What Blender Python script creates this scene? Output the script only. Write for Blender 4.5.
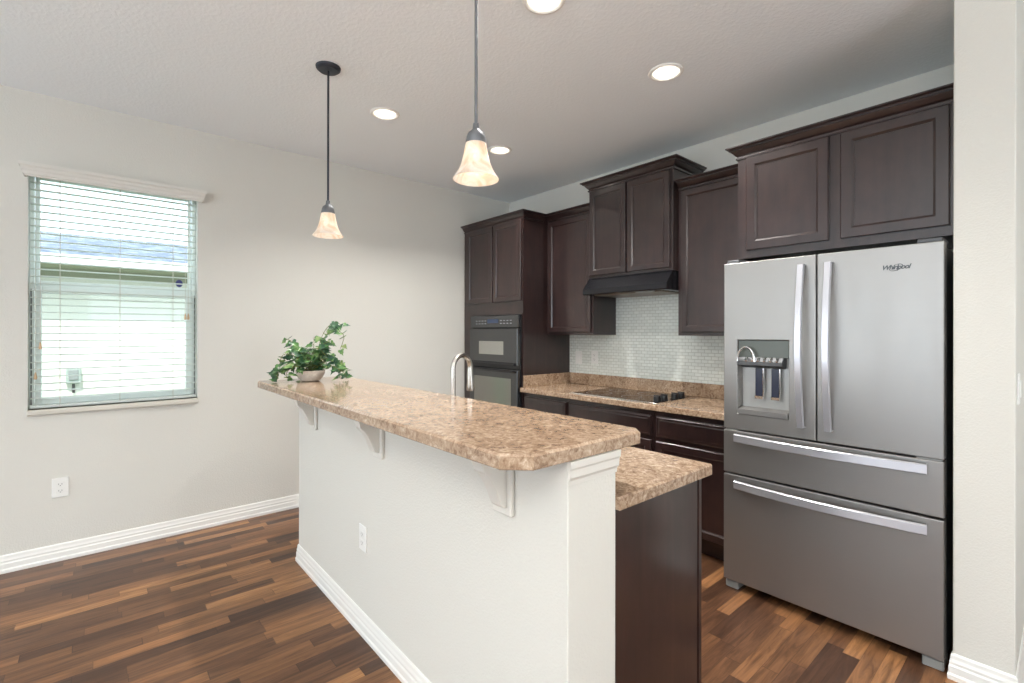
import bpy, bmesh, math, random
from mathutils import Vector, Matrix
random.seed(7)
SC = bpy.context.scene
COL = SC.collection
for o in list(bpy.data.objects): bpy.data.objects.remove(o)

# ------------------------------------------------------------------ camera
H = 2.8127
cd = bpy.data.cameras.new('camera'); cam = bpy.data.objects.new('camera', cd); COL.objects.link(cam)
cd.sensor_width = 36; cd.lens = 481.75*36/1024; cd.shift_y = -8.64/1024; cd.clip_start = .02
TH = .8589
cam.matrix_world = (Matrix.Translation((4.021, -3.431, 1.389)) @ Matrix.Rotation(TH, 4, 'Z')
                    @ Matrix.Rotation(math.pi/2, 4, 'X') @ Matrix.Rotation(.0012, 4, 'Z'))
SC.camera = cam
# ------------------------------------------------------------------ world, daylight, exposure
SC.view_settings.view_transform = 'Standard'; SC.view_settings.look = 'None'
SC.view_settings.exposure = 0.50; SC.view_settings.gamma = 1
SC.view_settings.use_curve_mapping = False
W = bpy.data.worlds.new('sky'); SC.world = W; W.use_nodes = True
bg = W.node_tree.nodes['Background']; bg.inputs[0].default_value = (.74, .87, 1, 1); bg.inputs[1].default_value = 2.3
sd = bpy.data.lights.new('sun', 'SUN'); sd.energy = 3.0; sd.angle = .02; sd.color = (1, .97, .92)
so = bpy.data.objects.new('sun', sd); COL.objects.link(so)
so.rotation_euler = (math.radians(8), math.radians(38), 0)      # high, from the side of this house onto the neighbour's wall
def area(name, loc, rot, sx, sy, e, col=(1, 1, 1)):
    l = bpy.data.lights.new(name, 'AREA'); l.shape = 'RECTANGLE'; l.size = sx; l.size_y = sy; l.energy = e; l.color = col
    o = bpy.data.objects.new(name, l); COL.objects.link(o); o.location = loc; o.rotation_euler = rot
    return o
# unseen daylight added to lift the room, behind and beside the camera
area('added_daylight_rear', (2.6, -7.55, 1.5), (math.pi/2, 0, 0), 5.2, 2.1, 32, (1, .995, .98))
area('added_daylight_side', (7.45, -2.3, 1.45), (0, math.pi/2, 0), 1.7, 2.4, 21, (1, .995, .98))

# ------------------------------------------------------------------ materials
def nm(name):
    m = bpy.data.materials.new(name); m.use_nodes = True
    nt = m.node_tree; return m, nt, nt.nodes['Principled BSDF']
def N(nt, t, **k):
    n = nt.nodes.new(t)
    for a, b in k.items(): setattr(n, a, b)
    return n
def srgb(r, g, b):
    f = lambda c: (c/255/12.92 if c/255 <= .04045 else ((c/255+.055)/1.055)**2.4)
    return (f(r), f(g), f(b), 1)
def objco(nt, scale=(1, 1, 1)):
    tc = N(nt, 'ShaderNodeTexCoord'); mp = N(nt, 'ShaderNodeMapping'); mp.inputs['Scale'].default_value = scale
    nt.links.new(tc.outputs['Object'], mp.inputs[0]); return mp.outputs[0]
def bump(nt, b, height, strength, dist=.01):
    n = N(nt, 'ShaderNodeBump'); n.inputs['Strength'].default_value = strength; n.inputs['Distance'].default_value = dist
    nt.links.new(height, n.inputs['Height']); nt.links.new(n.outputs[0], b.inputs['Normal'])
def plain(name, col, rough=.5, metal=0, spec=.5, emit=0, ecol=None):
    m, nt, b = nm(name)
    b.inputs['Base Color'].default_value = col; b.inputs['Roughness'].default_value = rough
    b.inputs['Metallic'].default_value = metal; b.inputs['Specular IOR Level'].default_value = spec
    if emit: b.inputs['Emission Color'].default_value = ecol or col; b.inputs['Emission Strength'].default_value = emit
    return m
def noise(nt, vec, scale, detail=3, rough=.5, dist=0):
    n = N(nt, 'ShaderNodeTexNoise'); n.inputs['Scale'].default_value = scale; n.inputs['Detail'].default_value = detail
    n.inputs['Roughness'].default_value = rough; n.inputs['Distortion'].default_value = dist
    nt.links.new(vec, n.inputs['Vector']); return n.outputs['Fac']
def ramp(nt, fac, stops, interp='LINEAR'):
    r = N(nt, 'ShaderNodeValToRGB'); cr = r.color_ramp; cr.interpolation = interp
    while len(cr.elements) < len(stops): cr.elements.new(.5)
    for e, (p, c) in zip(cr.elements, stops): e.position = p; e.color = c
    nt.links.new(fac, r.inputs[0]); return r.outputs[0]
def math_(nt, op, a, b=None):
    n = N(nt, 'ShaderNodeMath', operation=op)
    for i, v in enumerate((a, b)):
        if v is None: continue
        if isinstance(v, (int, float)): n.inputs[i].default_value = v
        else: nt.links.new(v, n.inputs[i])
    return n.outputs[0]
def mixc(nt, fac, a, b, mode='MIX'):
    n = N(nt, 'ShaderNodeMix', data_type='RGBA', blend_type=mode)
    for i, v in ((0, fac), (6, a), (7, b)):
        if isinstance(v, (int, float)): n.inputs[i].default_value = v
        elif isinstance(v, tuple): n.inputs[i].default_value = v
        else: nt.links.new(v, n.inputs[i])
    return n.outputs[2]

def wall_mat(name, col, sc=95, st=.22):
    m, nt, b = nm(name); v = objco(nt)
    b.inputs['Base Color'].default_value = col; b.inputs['Roughness'].default_value = .65
    b.inputs['Specular IOR Level'].default_value = .25
    n1 = noise(nt, v, sc, 2, .5, .4)
    h = ramp(nt, n1, [(.42, (0, 0, 0, 1)), (.62, (1, 1, 1, 1))])
    bump(nt, b, h, st, .004); return m
M = {}
M['wall'] = wall_mat('wall_paint', srgb(219, 217, 209), 130, .16)
M['ceiling'] = wall_mat('ceiling_paint', srgb(246, 250, 252), 55, .16)
M['trim'] = plain('trim_paint', srgb(240, 239, 234), .35)
M['soft_white'] = plain('soft_white_paint', srgb(223, 220, 212), .45)
M['white_plastic'] = plain('white_plastic', srgb(238, 238, 234), .3)
M['slot'] = plain('dark_slot', srgb(60, 58, 55), .6)
M['black'] = plain('black_enamel', srgb(26, 26, 30), .22)
M['black_plastic'] = plain('black_plastic', srgb(18, 18, 20), .35)
M['black_glass'] = plain('black_glass', srgb(14, 13, 13), .04, 0, .8)
M['dark_grey'] = plain('dark_grey_plastic', srgb(84, 86, 88), .45)  # the refrigerator parts' own dark grey plastic
M['grey_plastic'] = plain('grey_plastic', srgb(150, 152, 150), .4)
M['chrome'] = plain('chrome', (.8, .8, .8, 1), .12, 1)
M['nickel'] = plain('brushed_nickel', srgb(190, 186, 180), .27, 1)
M['pewter'] = plain('pewter', srgb(120, 122, 125), .55, .6)
M['bronze'] = plain('dark_bronze', srgb(62, 66, 74), .45, .6)
M['stem'] = plain('ivy_stem', srgb(120, 125, 70), .6)
M['soil'] = plain('moss', srgb(60, 60, 40), .9)
M['vinyl'] = plain('window_vinyl', srgb(238, 244, 240), .4)
M['cord'] = plain('blind_cord', srgb(214, 208, 196), .7)

# oven panes: tinted reflective glass
def pane(name, c1, c2, scale, rough=.12):
    m, nt, b = nm(name); v = objco(nt)
    n1 = noise(nt, v, scale, 1, .5, .5)
    c = ramp(nt, n1, [(.35, c1), (.65, c2)]); nt.links.new(c, b.inputs['Base Color'])
    b.inputs['Metallic'].default_value = .9; b.inputs['Roughness'].default_value = rough; return m
M['oven_pane'] = pane('oven_pane', srgb(152, 146, 142), srgb(140, 154, 140), 1.6)
M['microwave_pane'] = plain('microwave_pane', srgb(182, 182, 178), .15, .9)
M['oven_black'] = plain('oven_black_glass', srgb(40, 41, 43), .18, .0, 1.0)

# dark stained cabinet wood
def wood(name, c1, c2, rough):
    m, nt, b = nm(name); v = objco(nt, (9, 9, .9))
    n1 = noise(nt, v, 2.2, 5, .6, .6)
    v2 = objco(nt, (1, 1, 1)); n2 = noise(nt, v2, 7, 3, .6)
    f = math_(nt, 'ADD', math_(nt, 'MULTIPLY', n1, .55), math_(nt, 'MULTIPLY', n2, .45))
    c = ramp(nt, f, [(.35, c1), (.66, c2)]); nt.links.new(c, b.inputs['Base Color'])
    b.inputs['Roughness'].default_value = rough; b.inputs['Specular IOR Level'].default_value = .55
    b.inputs['Coat Weight'].default_value = .5; b.inputs['Coat Roughness'].default_value = .16
    return m
M['wood'] = wood('espresso_wood', srgb(34, 23, 23), srgb(56, 38, 36), .30)
M['wood_inside'] = plain('espresso_dark', srgb(30, 22, 20), .6)

# laminate countertop
def laminate():
    m, nt, b = nm('tan_granite_laminate'); v = objco(nt)
    n1 = noise(nt, v, 30, 6, .62, 1.6); n2 = noise(nt, v, 75, 5, .7, 1.0); n3 = noise(nt, v, 7, 3, .5, .5)
    f = math_(nt, 'ADD', math_(nt, 'MULTIPLY', n1, .5), math_(nt, 'ADD', math_(nt, 'MULTIPLY', n2, .35), math_(nt, 'MULTIPLY', n3, .15)))
    c = ramp(nt, f, [(.33, srgb(88, 66, 52)), (.42, srgb(136, 110, 88)), (.50, srgb(166, 140, 116)), (.58, srgb(190, 167, 143)), (.67, srgb(218, 202, 182))])
    nt.links.new(c, b.inputs['Base Color']); b.inputs['Roughness'].default_value = .12
    b.inputs['Specular IOR Level'].default_value = .6
    return m
M['laminate'] = laminate()

def floor_mat():
    m, nt, b = nm('walnut_strip_floor')
    tc = N(nt, 'ShaderNodeTexCoord'); sp = N(nt, 'ShaderNodeSeparateXYZ'); nt.links.new(tc.outputs['Object'], sp.inputs[0])
    w = .064
    xr = math_(nt, 'DIVIDE', math_(nt, 'ADD', sp.outputs[0], 20), w); row = math_(nt, 'FLOOR', xr)
    wn = N(nt, 'ShaderNodeTexWhiteNoise', noise_dimensions='1D'); nt.links.new(row, wn.inputs['W'])
    yy = math_(nt, 'ADD', math_(nt, 'DIVIDE', math_(nt, 'ADD', sp.outputs[1], 20), .50), math_(nt, 'MULTIPLY', wn.outputs['Value'], 17.3))
    cell = math_(nt, 'FLOOR', yy)
    cb = N(nt, 'ShaderNodeCombineXYZ'); nt.links.new(row, cb.inputs[0]); nt.links.new(cell, cb.inputs[1])
    w2 = N(nt, 'ShaderNodeTexWhiteNoise', noise_dimensions='2D'); nt.links.new(cb.outputs[0], w2.inputs['Vector'])
    r = w2.outputs['Value']
    base = ramp(nt, r, [(0, srgb(66, 45, 34)), (.3, srgb(92, 64, 46)), (.65, srgb(112, 79, 54)), (.88, srgb(134, 95, 64)), (1, srgb(162, 118, 78))])
    gv = N(nt, 'ShaderNodeCombineXYZ')
    nt.links.new(math_(nt, 'ADD', math_(nt, 'MULTIPLY', sp.outputs[0], 38), math_(nt, 'MULTIPLY', r, 91)), gv.inputs[0])
    nt.links.new(math_(nt, 'ADD', math_(nt, 'MULTIPLY', sp.outputs[1], 3.2), math_(nt, 'MULTIPLY', r, 37)), gv.inputs[1])
    g = noise(nt, gv.outputs[0], 1.0, 5, .65, 1.0)
    gc = ramp(nt, g, [(.3, (.52, .48, .46, 1)), (.64, (1.32, 1.28, 1.22, 1))])
    c = mixc(nt, 1.0, base, gc, 'MULTIPLY')
    ex = math_(nt, 'FRACT', xr); ey = math_(nt, 'FRACT', yy)
    e1 = math_(nt, 'LESS_THAN', ex, .03); e2 = math_(nt, 'LESS_THAN', ey, .006)
    c = mixc(nt, math_(nt, 'MULTIPLY', math_(nt, 'MAXIMUM', e1, e2), .55), c, srgb(45, 28, 20))
    nt.links.new(c, b.inputs['Base Color']); b.inputs['Roughness'].default_value = .34
    b.inputs['Specular IOR Level'].default_value = .35
    bump(nt, b, g, .06, .002)
    return m
M['floor'] = floor_mat()

def tile_mat():
    m, nt, b = nm('white_mosaic_tile')
    tc = N(nt, 'ShaderNodeTexCoord'); sp = N(nt, 'ShaderNodeSeparateXYZ'); nt.links.new(tc.outputs['Object'], sp.inputs[0])
    cb = N(nt, 'ShaderNodeCombineXYZ'); nt.links.new(sp.outputs[0], cb.inputs[0]); nt.links.new(sp.outputs[2], cb.inputs[1])
    br = N(nt, 'ShaderNodeTexBrick', offset=.5, squash=1)
    nt.links.new(cb.outputs[0], br.inputs['Vector'])
    br.inputs['Scale'].default_value = 1; br.inputs['Mortar Size'].default_value = .0022; br.inputs['Mortar Smooth'].default_value = .4
    br.inputs['Brick Width'].default_value = .052; br.inputs['Row Height'].default_value = .0255; br.inputs['Bias'].default_value = 0
    br.inputs['Color1'].default_value = srgb(226, 231, 225); br.inputs['Color2'].default_value = srgb(238, 242, 236)
    br.inputs['Mortar'].default_value = srgb(200, 203, 194)
    nt.links.new(br.outputs['Color'], b.inputs['Base Color']); b.inputs['Roughness'].default_value = .14
    inv = math_(nt, 'SUBTRACT', 1, br.outputs['Fac']); bump(nt, b, inv, .7, .003)
    return m
M['tile'] = tile_mat()

def steel():
    m, nt, b = nm('brushed_stainless_steel')
    v = objco(nt, (1.2, 1.2, 160)); n1 = noise(nt, v, 3, 4, .6)
    b.inputs['Base Color'].default_value = srgb(162, 160, 157); b.inputs['Metallic'].default_value = .84
    r = N(nt, 'ShaderNodeMapRange'); nt.links.new(n1, r.inputs[0]); r.inputs[3].default_value = .38; r.inputs[4].default_value = .50
    v2 = objco(nt, (5, 1, .8)); n2 = noise(nt, v2, 1.6, 3, .6, .5)
    rr = math_(nt, 'ADD', r.outputs[0], math_(nt, 'MULTIPLY', math_(nt, 'SUBTRACT', n2, .5), .12))
    nt.links.new(rr, b.inputs['Roughness'])
    b.inputs['Anisotropic'].default_value = .4
    bump(nt, b, n1, .05, .001)
    return m
M['steel'] = steel()
M['handle_steel'] = plain('polished_handle_steel', srgb(205, 206, 212), .3, .65)
M['dispenser'] = plain('grey_green_dispenser', srgb(94, 98, 93), .35, .5)
M['dispenser_light'] = plain('light_grey_dispenser', srgb(185, 186, 184), .35, .4)
M['paddle'] = plain('blue_black_paddle', srgb(50, 55, 72), .2)

def shade_glass():
    m, nt, b = nm('alabaster_glass')
    nt.nodes.remove(b); out = nt.nodes['Material Output']; v = objco(nt)
    n1 = noise(nt, v, 16, 4, .6, 1.5)
    c = ramp(nt, n1, [(.35, srgb(232, 216, 198)), (.6, srgb(248, 243, 236))])
    d = N(nt, 'ShaderNodeBsdfDiffuse'); t = N(nt, 'ShaderNodeBsdfTranslucent'); g = N(nt, 'ShaderNodeBsdfGlossy'); g.inputs['Roughness'].default_value = .2
    e = N(nt, 'ShaderNodeEmission'); e.inputs[1].default_value = .03
    for x in (d, t, e): nt.links.new(c, x.inputs[0])
    m1 = N(nt, 'ShaderNodeMixShader'); m1.inputs[0].default_value = .55; nt.links.new(d.outputs[0], m1.inputs[1]); nt.links.new(t.outputs[0], m1.inputs[2])
    m2 = N(nt, 'ShaderNodeMixShader'); m2.inputs[0].default_value = .06; nt.links.new(m1.outputs[0], m2.inputs[1]); nt.links.new(g.outputs[0], m2.inputs[2])
    a = N(nt, 'ShaderNodeAddShader'); nt.links.new(m2.outputs[0], a.inputs[0]); nt.links.new(e.outputs[0], a.inputs[1])
    nt.links.new(a.outputs[0], out.inputs[0]); return m
M['shade'] = shade_glass()
M['bulb'] = plain('lit_bulb', (1, .9, .75, 1), .5, 0, .5, 4, (1, .86, .66, 1))
M['downlight_bulb'] = plain('lit_downlight', (1, .97, .9, 1), .5, 0, .5, 9, (1, .94, .84, 1))
def glazing():
    m, nt, b = nm('window_glass'); nt.nodes.remove(b); out = nt.nodes['Material Output']
    t = N(nt, 'ShaderNodeBsdfTransparent'); g = N(nt, 'ShaderNodeBsdfGlossy'); g.inputs['Roughness'].default_value = .02
    t.inputs[0].default_value = (.95, .98, .97, 1)
    mx = N(nt, 'ShaderNodeMixShader'); mx.inputs[0].default_value = .02
    nt.links.new(t.outputs[0], mx.inputs[1]); nt.links.new(g.outputs[0], mx.inputs[2]); nt.links.new(mx.outputs[0], out.inputs[0]); return m
M['glass'] = glazing(); M['ring'] = plain('burner_ring_grey', srgb(90, 86, 84), .3); M['mark'] = plain('marking_grey', srgb(150, 152, 155), .5)
M['tas'] = plain('tassel_tan', srgb(206, 176, 140), .5)
def slat_mat():
    m, nt, b = nm('white_blind_slat'); out = nt.nodes['Material Output']
    b.inputs['Base Color'].default_value = srgb(240, 244, 240); b.inputs['Roughness'].default_value = .4
    t = N(nt, 'ShaderNodeBsdfTranslucent'); t.inputs[0].default_value = srgb(225, 230, 222)
    mx = N(nt, 'ShaderNodeMixShader'); mx.inputs[0].default_value = .45
    nt.links.new(b.outputs[0], mx.inputs[1]); nt.links.new(t.outputs[0], mx.inputs[2]); nt.links.new(mx.outputs[0], out.inputs[0]); return m
M['slat'] = slat_mat()
M['stone_sill'] = plain('white_stone_sill', srgb(212, 208, 196), .3)
def leaf_mat():
    m, nt, b = nm('ivy_leaf'); v = objco(nt)
    n1 = noise(nt, v, 16, 2, .5)
    c = ramp(nt, n1, [(.30, srgb(40, 74, 58)), (.45, srgb(62, 98, 66)), (.56, srgb(96, 140, 76)), (.68, srgb(168, 190, 128))])
    nt.links.new(c, b.inputs['Base Color']); b.inputs['Roughness'].default_value = .35; return m
M['leaf'] = leaf_mat()
def bowl_mat():
    m, nt, b = nm('stone_bowl'); v = objco(nt); n1 = noise(nt, v, 40, 4, .6)
    c = ramp(nt, n1, [(.3, srgb(190, 178, 165)), (.7, srgb(222, 212, 200))]); nt.links.new(c, b.inputs['Base Color']); b.inputs['Roughness'].default_value = .6; return m
M['bowl'] = bowl_mat()
def shingle_mat():
    m, nt, b = nm('grey_shingle'); v = objco(nt, (1, 1.2, 14)); n1 = noise(nt, v, 5, 5, .7)
    c = ramp(nt, n1, [(.32, srgb(60, 70, 92)), (.5, srgb(104, 112, 128)), (.68, srgb(170, 174, 182))]); nt.links.new(c, b.inputs['Base Color']); b.inputs['Roughness'].default_value = .9; return m
M['shingle'] = shingle_mat()
M['stucco'] = wall_mat('white_stucco', srgb(236, 233, 222), 60, .4)
M['soffit'] = plain('soffit_green_grey', srgb(160, 160, 138), .7)
M['grass'] = plain('lawn_green', srgb(90, 110, 60), .9)
M['meter_grey'] = plain('meter_grey', srgb(176, 186, 178), .5)

# ------------------------------------------------------------------ mesh helpers
ORG = {}
def org(o): return ORG.get(o.name, Vector((0, 0, 0)))
def thing(name, loc, label, cat, group=None):
    o = bpy.data.objects.new(name, None); COL.objects.link(o); o.location = loc; o.empty_display_size = .1
    o['label'] = label; o['category'] = cat
    if group: o['group'] = group
    ORG[o.name] = Vector(loc); return o
def obj(name, bm, mat, parent=None, smooth=False, label=None, sharp=35):
    """one mesh object; bm is in world coordinates"""
    me = bpy.data.meshes.new(name)
    if parent is not None: L = org(parent)
    elif len(bm.verts):
        xs = [v.co.x for v in bm.verts]; ys = [v.co.y for v in bm.verts]; zs = [v.co.z for v in bm.verts]
        L = Vector(((min(xs)+max(xs))/2, (min(ys)+max(ys))/2, min(zs)))
    bmesh.ops.translate(bm, verts=bm.verts, vec=-L)
    bmesh.ops.recalc_face_normals(bm, faces=bm.faces)
    if smooth:
        for f in bm.faces: f.smooth = True
        for e in bm.edges:
            if len(e.link_faces) == 2 and e.calc_face_angle(0) > math.radians(sharp): e.smooth = False
    bm.to_mesh(me); bm.free()
    for mm in (mat if isinstance(mat, (list, tuple)) else [mat]): me.materials.append(mm)
    o = bpy.data.objects.new(name, me); COL.objects.link(o)
    if parent is not None: o.parent = parent
    else: o.location = L
    ORG[o.name] = L
    if label: o['label'] = label
    return o
def solo(name, bm, mat, label, cat, group=None, smooth=False):
    o = obj(name, bm, mat, None, smooth); o['label'] = label; o['category'] = cat
    if group: o['group'] = group
    return o
def struct(name, bm, mat, smooth=False):
    o = obj(name, bm, mat, None, smooth); o['kind'] = 'structure'; return o
def box(bm, x0, x1, y0, y1, z0, z1, bev=0, seg=1):
    vs = [bm.verts.new((x, y, z)) for x in (x0, x1) for y in (y0, y1) for z in (z0, z1)]
    fs = []
    for q in ((0, 1, 3, 2), (4, 6, 7, 5), (0, 4, 5, 1), (2, 3, 7, 6), (0, 2, 6, 4), (1, 5, 7, 3)):
        fs.append(bm.faces.new([vs[i] for i in q]))
    bmesh.ops.recalc_face_normals(bm, faces=fs)
    if bev:
        es = list({e for f in fs for e in f.edges}); bmesh.ops.bevel(bm, geom=es, offset=bev, segments=seg, affect='EDGES', profile=.5)
    return bm
def B(*a, **k): return box(bmesh.new(), *a, **k)
def prism(bm, pts, axis, a0, a1, bev=0, seg=1):
    """extrude 2-D polygon pts along axis ('x': pts=(y,z); 'y': pts=(x,z); 'z': pts=(x,y))"""
    def P(p, a):
        return {'x': (a, p[0], p[1]), 'y': (p[0], a, p[1]), 'z': (p[0], p[1], a)}[axis]
    A = [bm.verts.new(P(p, a0)) for p in pts]; C = [bm.verts.new(P(p, a1)) for p in pts]
    n = len(pts); fs = [bm.faces.new(A), bm.faces.new(C[::-1])]
    for i in range(n): fs.append(bm.faces.new((A[i], A[(i+1) % n], C[(i+1) % n], C[i])))
    bmesh.ops.recalc_face_normals(bm, faces=fs)
    if bev:
        es = list({e for f in fs[:2] for e in f.edges}); bmesh.ops.bevel(bm, geom=es, offset=bev, segments=seg, affect='EDGES', profile=.5)
    return bm
def lathe(bm, prof, c, n=32, squash=(1, 1), cap=True):
    rings = []
    for r, z in prof:
        rings.append([bm.verts.new((c[0]+squash[0]*r*math.cos(2*math.pi*i/n), c[1]+squash[1]*r*math.sin(2*math.pi*i/n), c[2]+z)) for i in range(n)])
    for a, b in zip(rings, rings[1:]):
        for i in range(n): bm.faces.new((a[i], a[(i+1) % n], b[(i+1) % n], b[i]))
    if cap:
        if prof[0][0] > 1e-4: bm.faces.new(rings[0][::-1])
        if prof[-1][0] > 1e-4: bm.faces.new(rings[-1])
    bmesh.ops.remove_doubles(bm, verts=bm.verts, dist=1e-5)
    return bm
def tube(bm, pts, rad, n=12, caps=True, squash=None):
    pts = [Vector(p) for p in pts]; rads = rad if isinstance(rad, (list, tuple)) else [rad]*len(pts)
    rings = []; up = None
    for i, p in enumerate(pts):
        t = (pts[min(i+1, len(pts)-1)]-pts[max(i-1, 0)]).normalized()
        if up is None: up = Vector((0, 0, 1)) if abs(t.z) < .9 else Vector((1, 0, 0))
        s = t.cross(up).normalized(); up = s.cross(t).normalized()
        rings.append([bm.verts.new(p+(s*math.cos(2*math.pi*k/n)+up*math.sin(2*math.pi*k/n)*(squash or 1))*rads[i]) for k in range(n)])
    for a, b in zip(rings, rings[1:]):
        for k in range(n): bm.faces.new((a[k], a[(k+1) % n], b[(k+1) % n], b[k]))
    if caps: bm.faces.new(rings[0][::-1]); bm.faces.new(rings[-1])
    return bm
def sweep(bm, path, prof, closed_prof=True):
    """sweep profile (offset to the right of travel, z) along an open xy path with mitred corners"""
    P = [Vector((p[0], p[1])) for p in path]; rows = []
    for i, p in enumerate(P):
        d0 = (P[i]-P[i-1]).normalized() if i > 0 else None
        d1 = (P[i+1]-P[i]).normalized() if i < len(P)-1 else None
        nrm = lambda d: Vector((d.y, -d.x))
        if d0 is None: m = nrm(d1)
        elif d1 is None: m = nrm(d0)
        else:
            m = (nrm(d0)+nrm(d1)).normalized(); m = m/max(.2, m.dot(nrm(d0)))
        rows.append([bm.verts.new((p.x+m.x*o, p.y+m.y*o, z)) for o, z in prof])
    k = len(prof)
    for a, b in zip(rows, rows[1:]):
        for i in range(k if closed_prof else k-1): bm.faces.new((a[i], a[(i+1) % k], b[(i+1) % k], b[i]))
    if closed_prof: bm.faces.new(rows[0][::-1]); bm.faces.new(rows[-1])
    return bm
def door_panel(bm, x0, x1, z0, z1, yf, t=.02, stile=.042, kind='door'):
    """framed door facing -y: eased outer edge, stile, moulded step down, flat centre panel"""
    if kind == 'door': loops = [(0, t), (0, .004), (.004, 0), (stile, 0), (stile+.010, .007), (stile+.013, .007), (stile+.013, .010)]
    else: loops = [(0, t), (0, .008), (.010, .002), (.022, .002), (.028, 0)]
    rings = []
    for ins, dep in loops:
        rings.append([bm.verts.new((x, yf+dep, z)) for x, z in ((x0+ins, z0+ins), (x1-ins, z0+ins), (x1-ins, z1-ins), (x0+ins, z1-ins))])
    for a, b in zip(rings, rings[1:]):
        for i in range(4): bm.faces.new((a[i], a[(i+1) % 4], b[(i+1) % 4], b[i]))
    bm.faces.new(rings[-1]); bm.faces.new(rings[0][::-1]); return bm
CROWN = [(0, 0), (.009, 0), (.009, .009), (.003, .012), (.003, .017), (.012, .024), (.024, .040), (.028, .046), (.028, .050), (.038, .050), (.038, .055), (.046, .058), (.052, .062), (.052, .068), (0, .068)]
def crown(x0, x1, yf, yb, z0, parent, sc=1.0, left=True, right=True):
    pr = [(o*sc, z0+u*sc) for o, u in CROWN]
    path = []
    if left: path.append((x0, yb))
    path += [(x0, yf), (x1, yf)]
    if right: path.append((x1, yb))
    # travel left->front->right has the outside on the right-hand side
    return obj('crown_molding', sweep(bmesh.new(), path, pr), M['wood'], parent)

# ------------------------------------------------------------------ room shell
XR, YR = 7.6, -7.7
struct('floor', B(-.15, XR, YR, .15, -.06, 0), M['floor'])
struct('ceiling', B(-.15, XR, YR, .15, H, H+.1), M['ceiling'])
# left wall with the window opening
WY0, WY1, WZ0, WZ1 = -3.738, -2.890, .928, 2.372
bm = bmesh.new()
box(bm, -.15, 0, YR, WY0, 0, H); box(bm, -.15, 0, WY1, .15, 0, H)
box(bm, -.15, 0, WY0, WY1, 0, WZ0); box(bm, -.15, 0, WY0, WY1, WZ1, H)
bmesh.ops.remove_doubles(bm, verts=bm.verts, dist=1e-5)
struct('wall_left', bm, M['wall'])
struct('wall_back', B(0, XR, 0, .15, 0, H), M['wall'])
struct('wall_right', B(3.713, 3.888, -.819, 0, 0, H, bev=.004), M['wall'])
# far side of the room (behind and to the right of the camera)
bm = bmesh.new()
box(bm, XR, XR+.15, YR, -3.55, 0, H); box(bm, XR, XR+.15, -1.05, .15, 0, H)
box(bm, XR, XR+.15, -3.55, -1.05, 0, .55); box(bm, XR, XR+.15, -3.55, -1.05, 2.3, H)
struct('wall_living_side', bm, M['wall'])
bm = bmesh.new()
box(bm, -.15, 0, YR-.15, YR, 0, H); box(bm, 5.3, XR+.15, YR-.15, YR, 0, H); box(bm, 0, 5.3, YR-.15, YR, 2.38, H)
struct('wall_rear', bm, M['wall'])
bm = bmesh.new()
for x in (0, 1.75, 3.5, 5.24): box(bm, x, x+.06, YR-.12, YR-.04, 0, 2.38)
box(bm, 0, 5.3, YR-.12, YR-.04, 2.32, 2.38); box(bm, 0, 5.3, YR-.12, YR-.04, 0, .05)
struct('door_1', bm, M['trim'])
struct('ground', B(-14, -.15, -16, 10, -.35, -.25), M['grass'])

BB = [(0, 0), (.015, 0), (.016, .018), (.012, .026), (.012, .052), (.009, .060), (.010, .070), (.007, .082), (.006, .096), (.003, .103), (0, .103)]
struct('baseboard_left', sweep(bmesh.new(), [(0, -.62), (0, YR)][::-1], BB), M['trim'])
KX0, KX1, KY0, KY1 = .955, 3.163, -2.497, -2.293      # the half wall
struct('baseboard_island', sweep(bmesh.new(), [(KX0, KY1), (KX0, KY0), (KX1, KY0), (KX1, KY1)], BB), M['trim'])
struct('baseboard_right', sweep(bmesh.new(), [(3.713, -.80), (3.713, -.819), (3.888, -.819), (3.888, 0)], BB), M['trim'])
struct('wall_island', B(KX0, KX1, KY0, KY1, 0, 1.054, bev=.003), M['wall'])
CAP = [(0, .0), (.004, 0), (.006, .012), (.016, .020), (.018, .040), (.024, .046), (.026, .064), (0, .064)]
# cap moulding round the end of the half wall, tucked under the bar top
capm = [(o*.4, .988+u) for o, u in CAP]
struct('trim_1', sweep(bmesh.new(), [(KX1, KY0+.001), (KX1, KY1), (KX1-.3, KY1)], capm), M['soft_white'])

# ------------------------------------------------------------------ window, sill, blind
bm = bmesh.new(); fx0, fx1 = -.145, -.085
fw = .022
box(bm, fx0, fx1, WY0, WY0+fw, WZ0+.02, WZ1, bev=.003); box(bm, fx0, fx1, WY1-fw, WY1, WZ0+.02, WZ1, bev=.003)
box(bm, fx0, fx1, WY0+fw, WY1-fw, WZ0, WZ0+.03, bev=.003); box(bm, fx0, fx1, WY0+fw, WY1-fw, WZ1-.022, WZ1, bev=.003)
win = obj('window_1', bm, M['vinyl']); win['kind'] = 'structure'
zm = 1.672
bm = bmesh.new()   # lower sash, in front
sy0, sy1 = WY0+fw+.004, WY1-fw-.004
box(bm, -.112, -.078, sy0, sy0+.028, WZ0+.02, zm, bev=.003); box(bm, -.112, -.078, sy1-.034, sy1, WZ0+.02, zm, bev=.003)
box(bm, -.112, -.078, sy0+.028, sy1-.034, WZ0+.02, WZ0+.055, bev=.003); box(bm, -.112, -.078, sy0+.028, sy1-.034, zm-.045, zm, bev=.003)
obj('sash', bm, M['vinyl'], win)
bm = bmesh.new()
box(bm, -.140, -.114, sy0, sy0+.018, zm-.02, WZ1-.02, bev=.003); box(bm, -.140, -.114, sy1-.018, sy1, zm-.02, WZ1-.02, bev=.003)
box(bm, -.140, -.114, sy0+.018, sy1-.018, zm-.01, zm+.035, bev=.003); box(bm, -.140, -.114, sy0+.018, sy1-.018, WZ1-.045, WZ1-.02, bev=.003)
obj('sash', bm, M['vinyl'], win)
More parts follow.
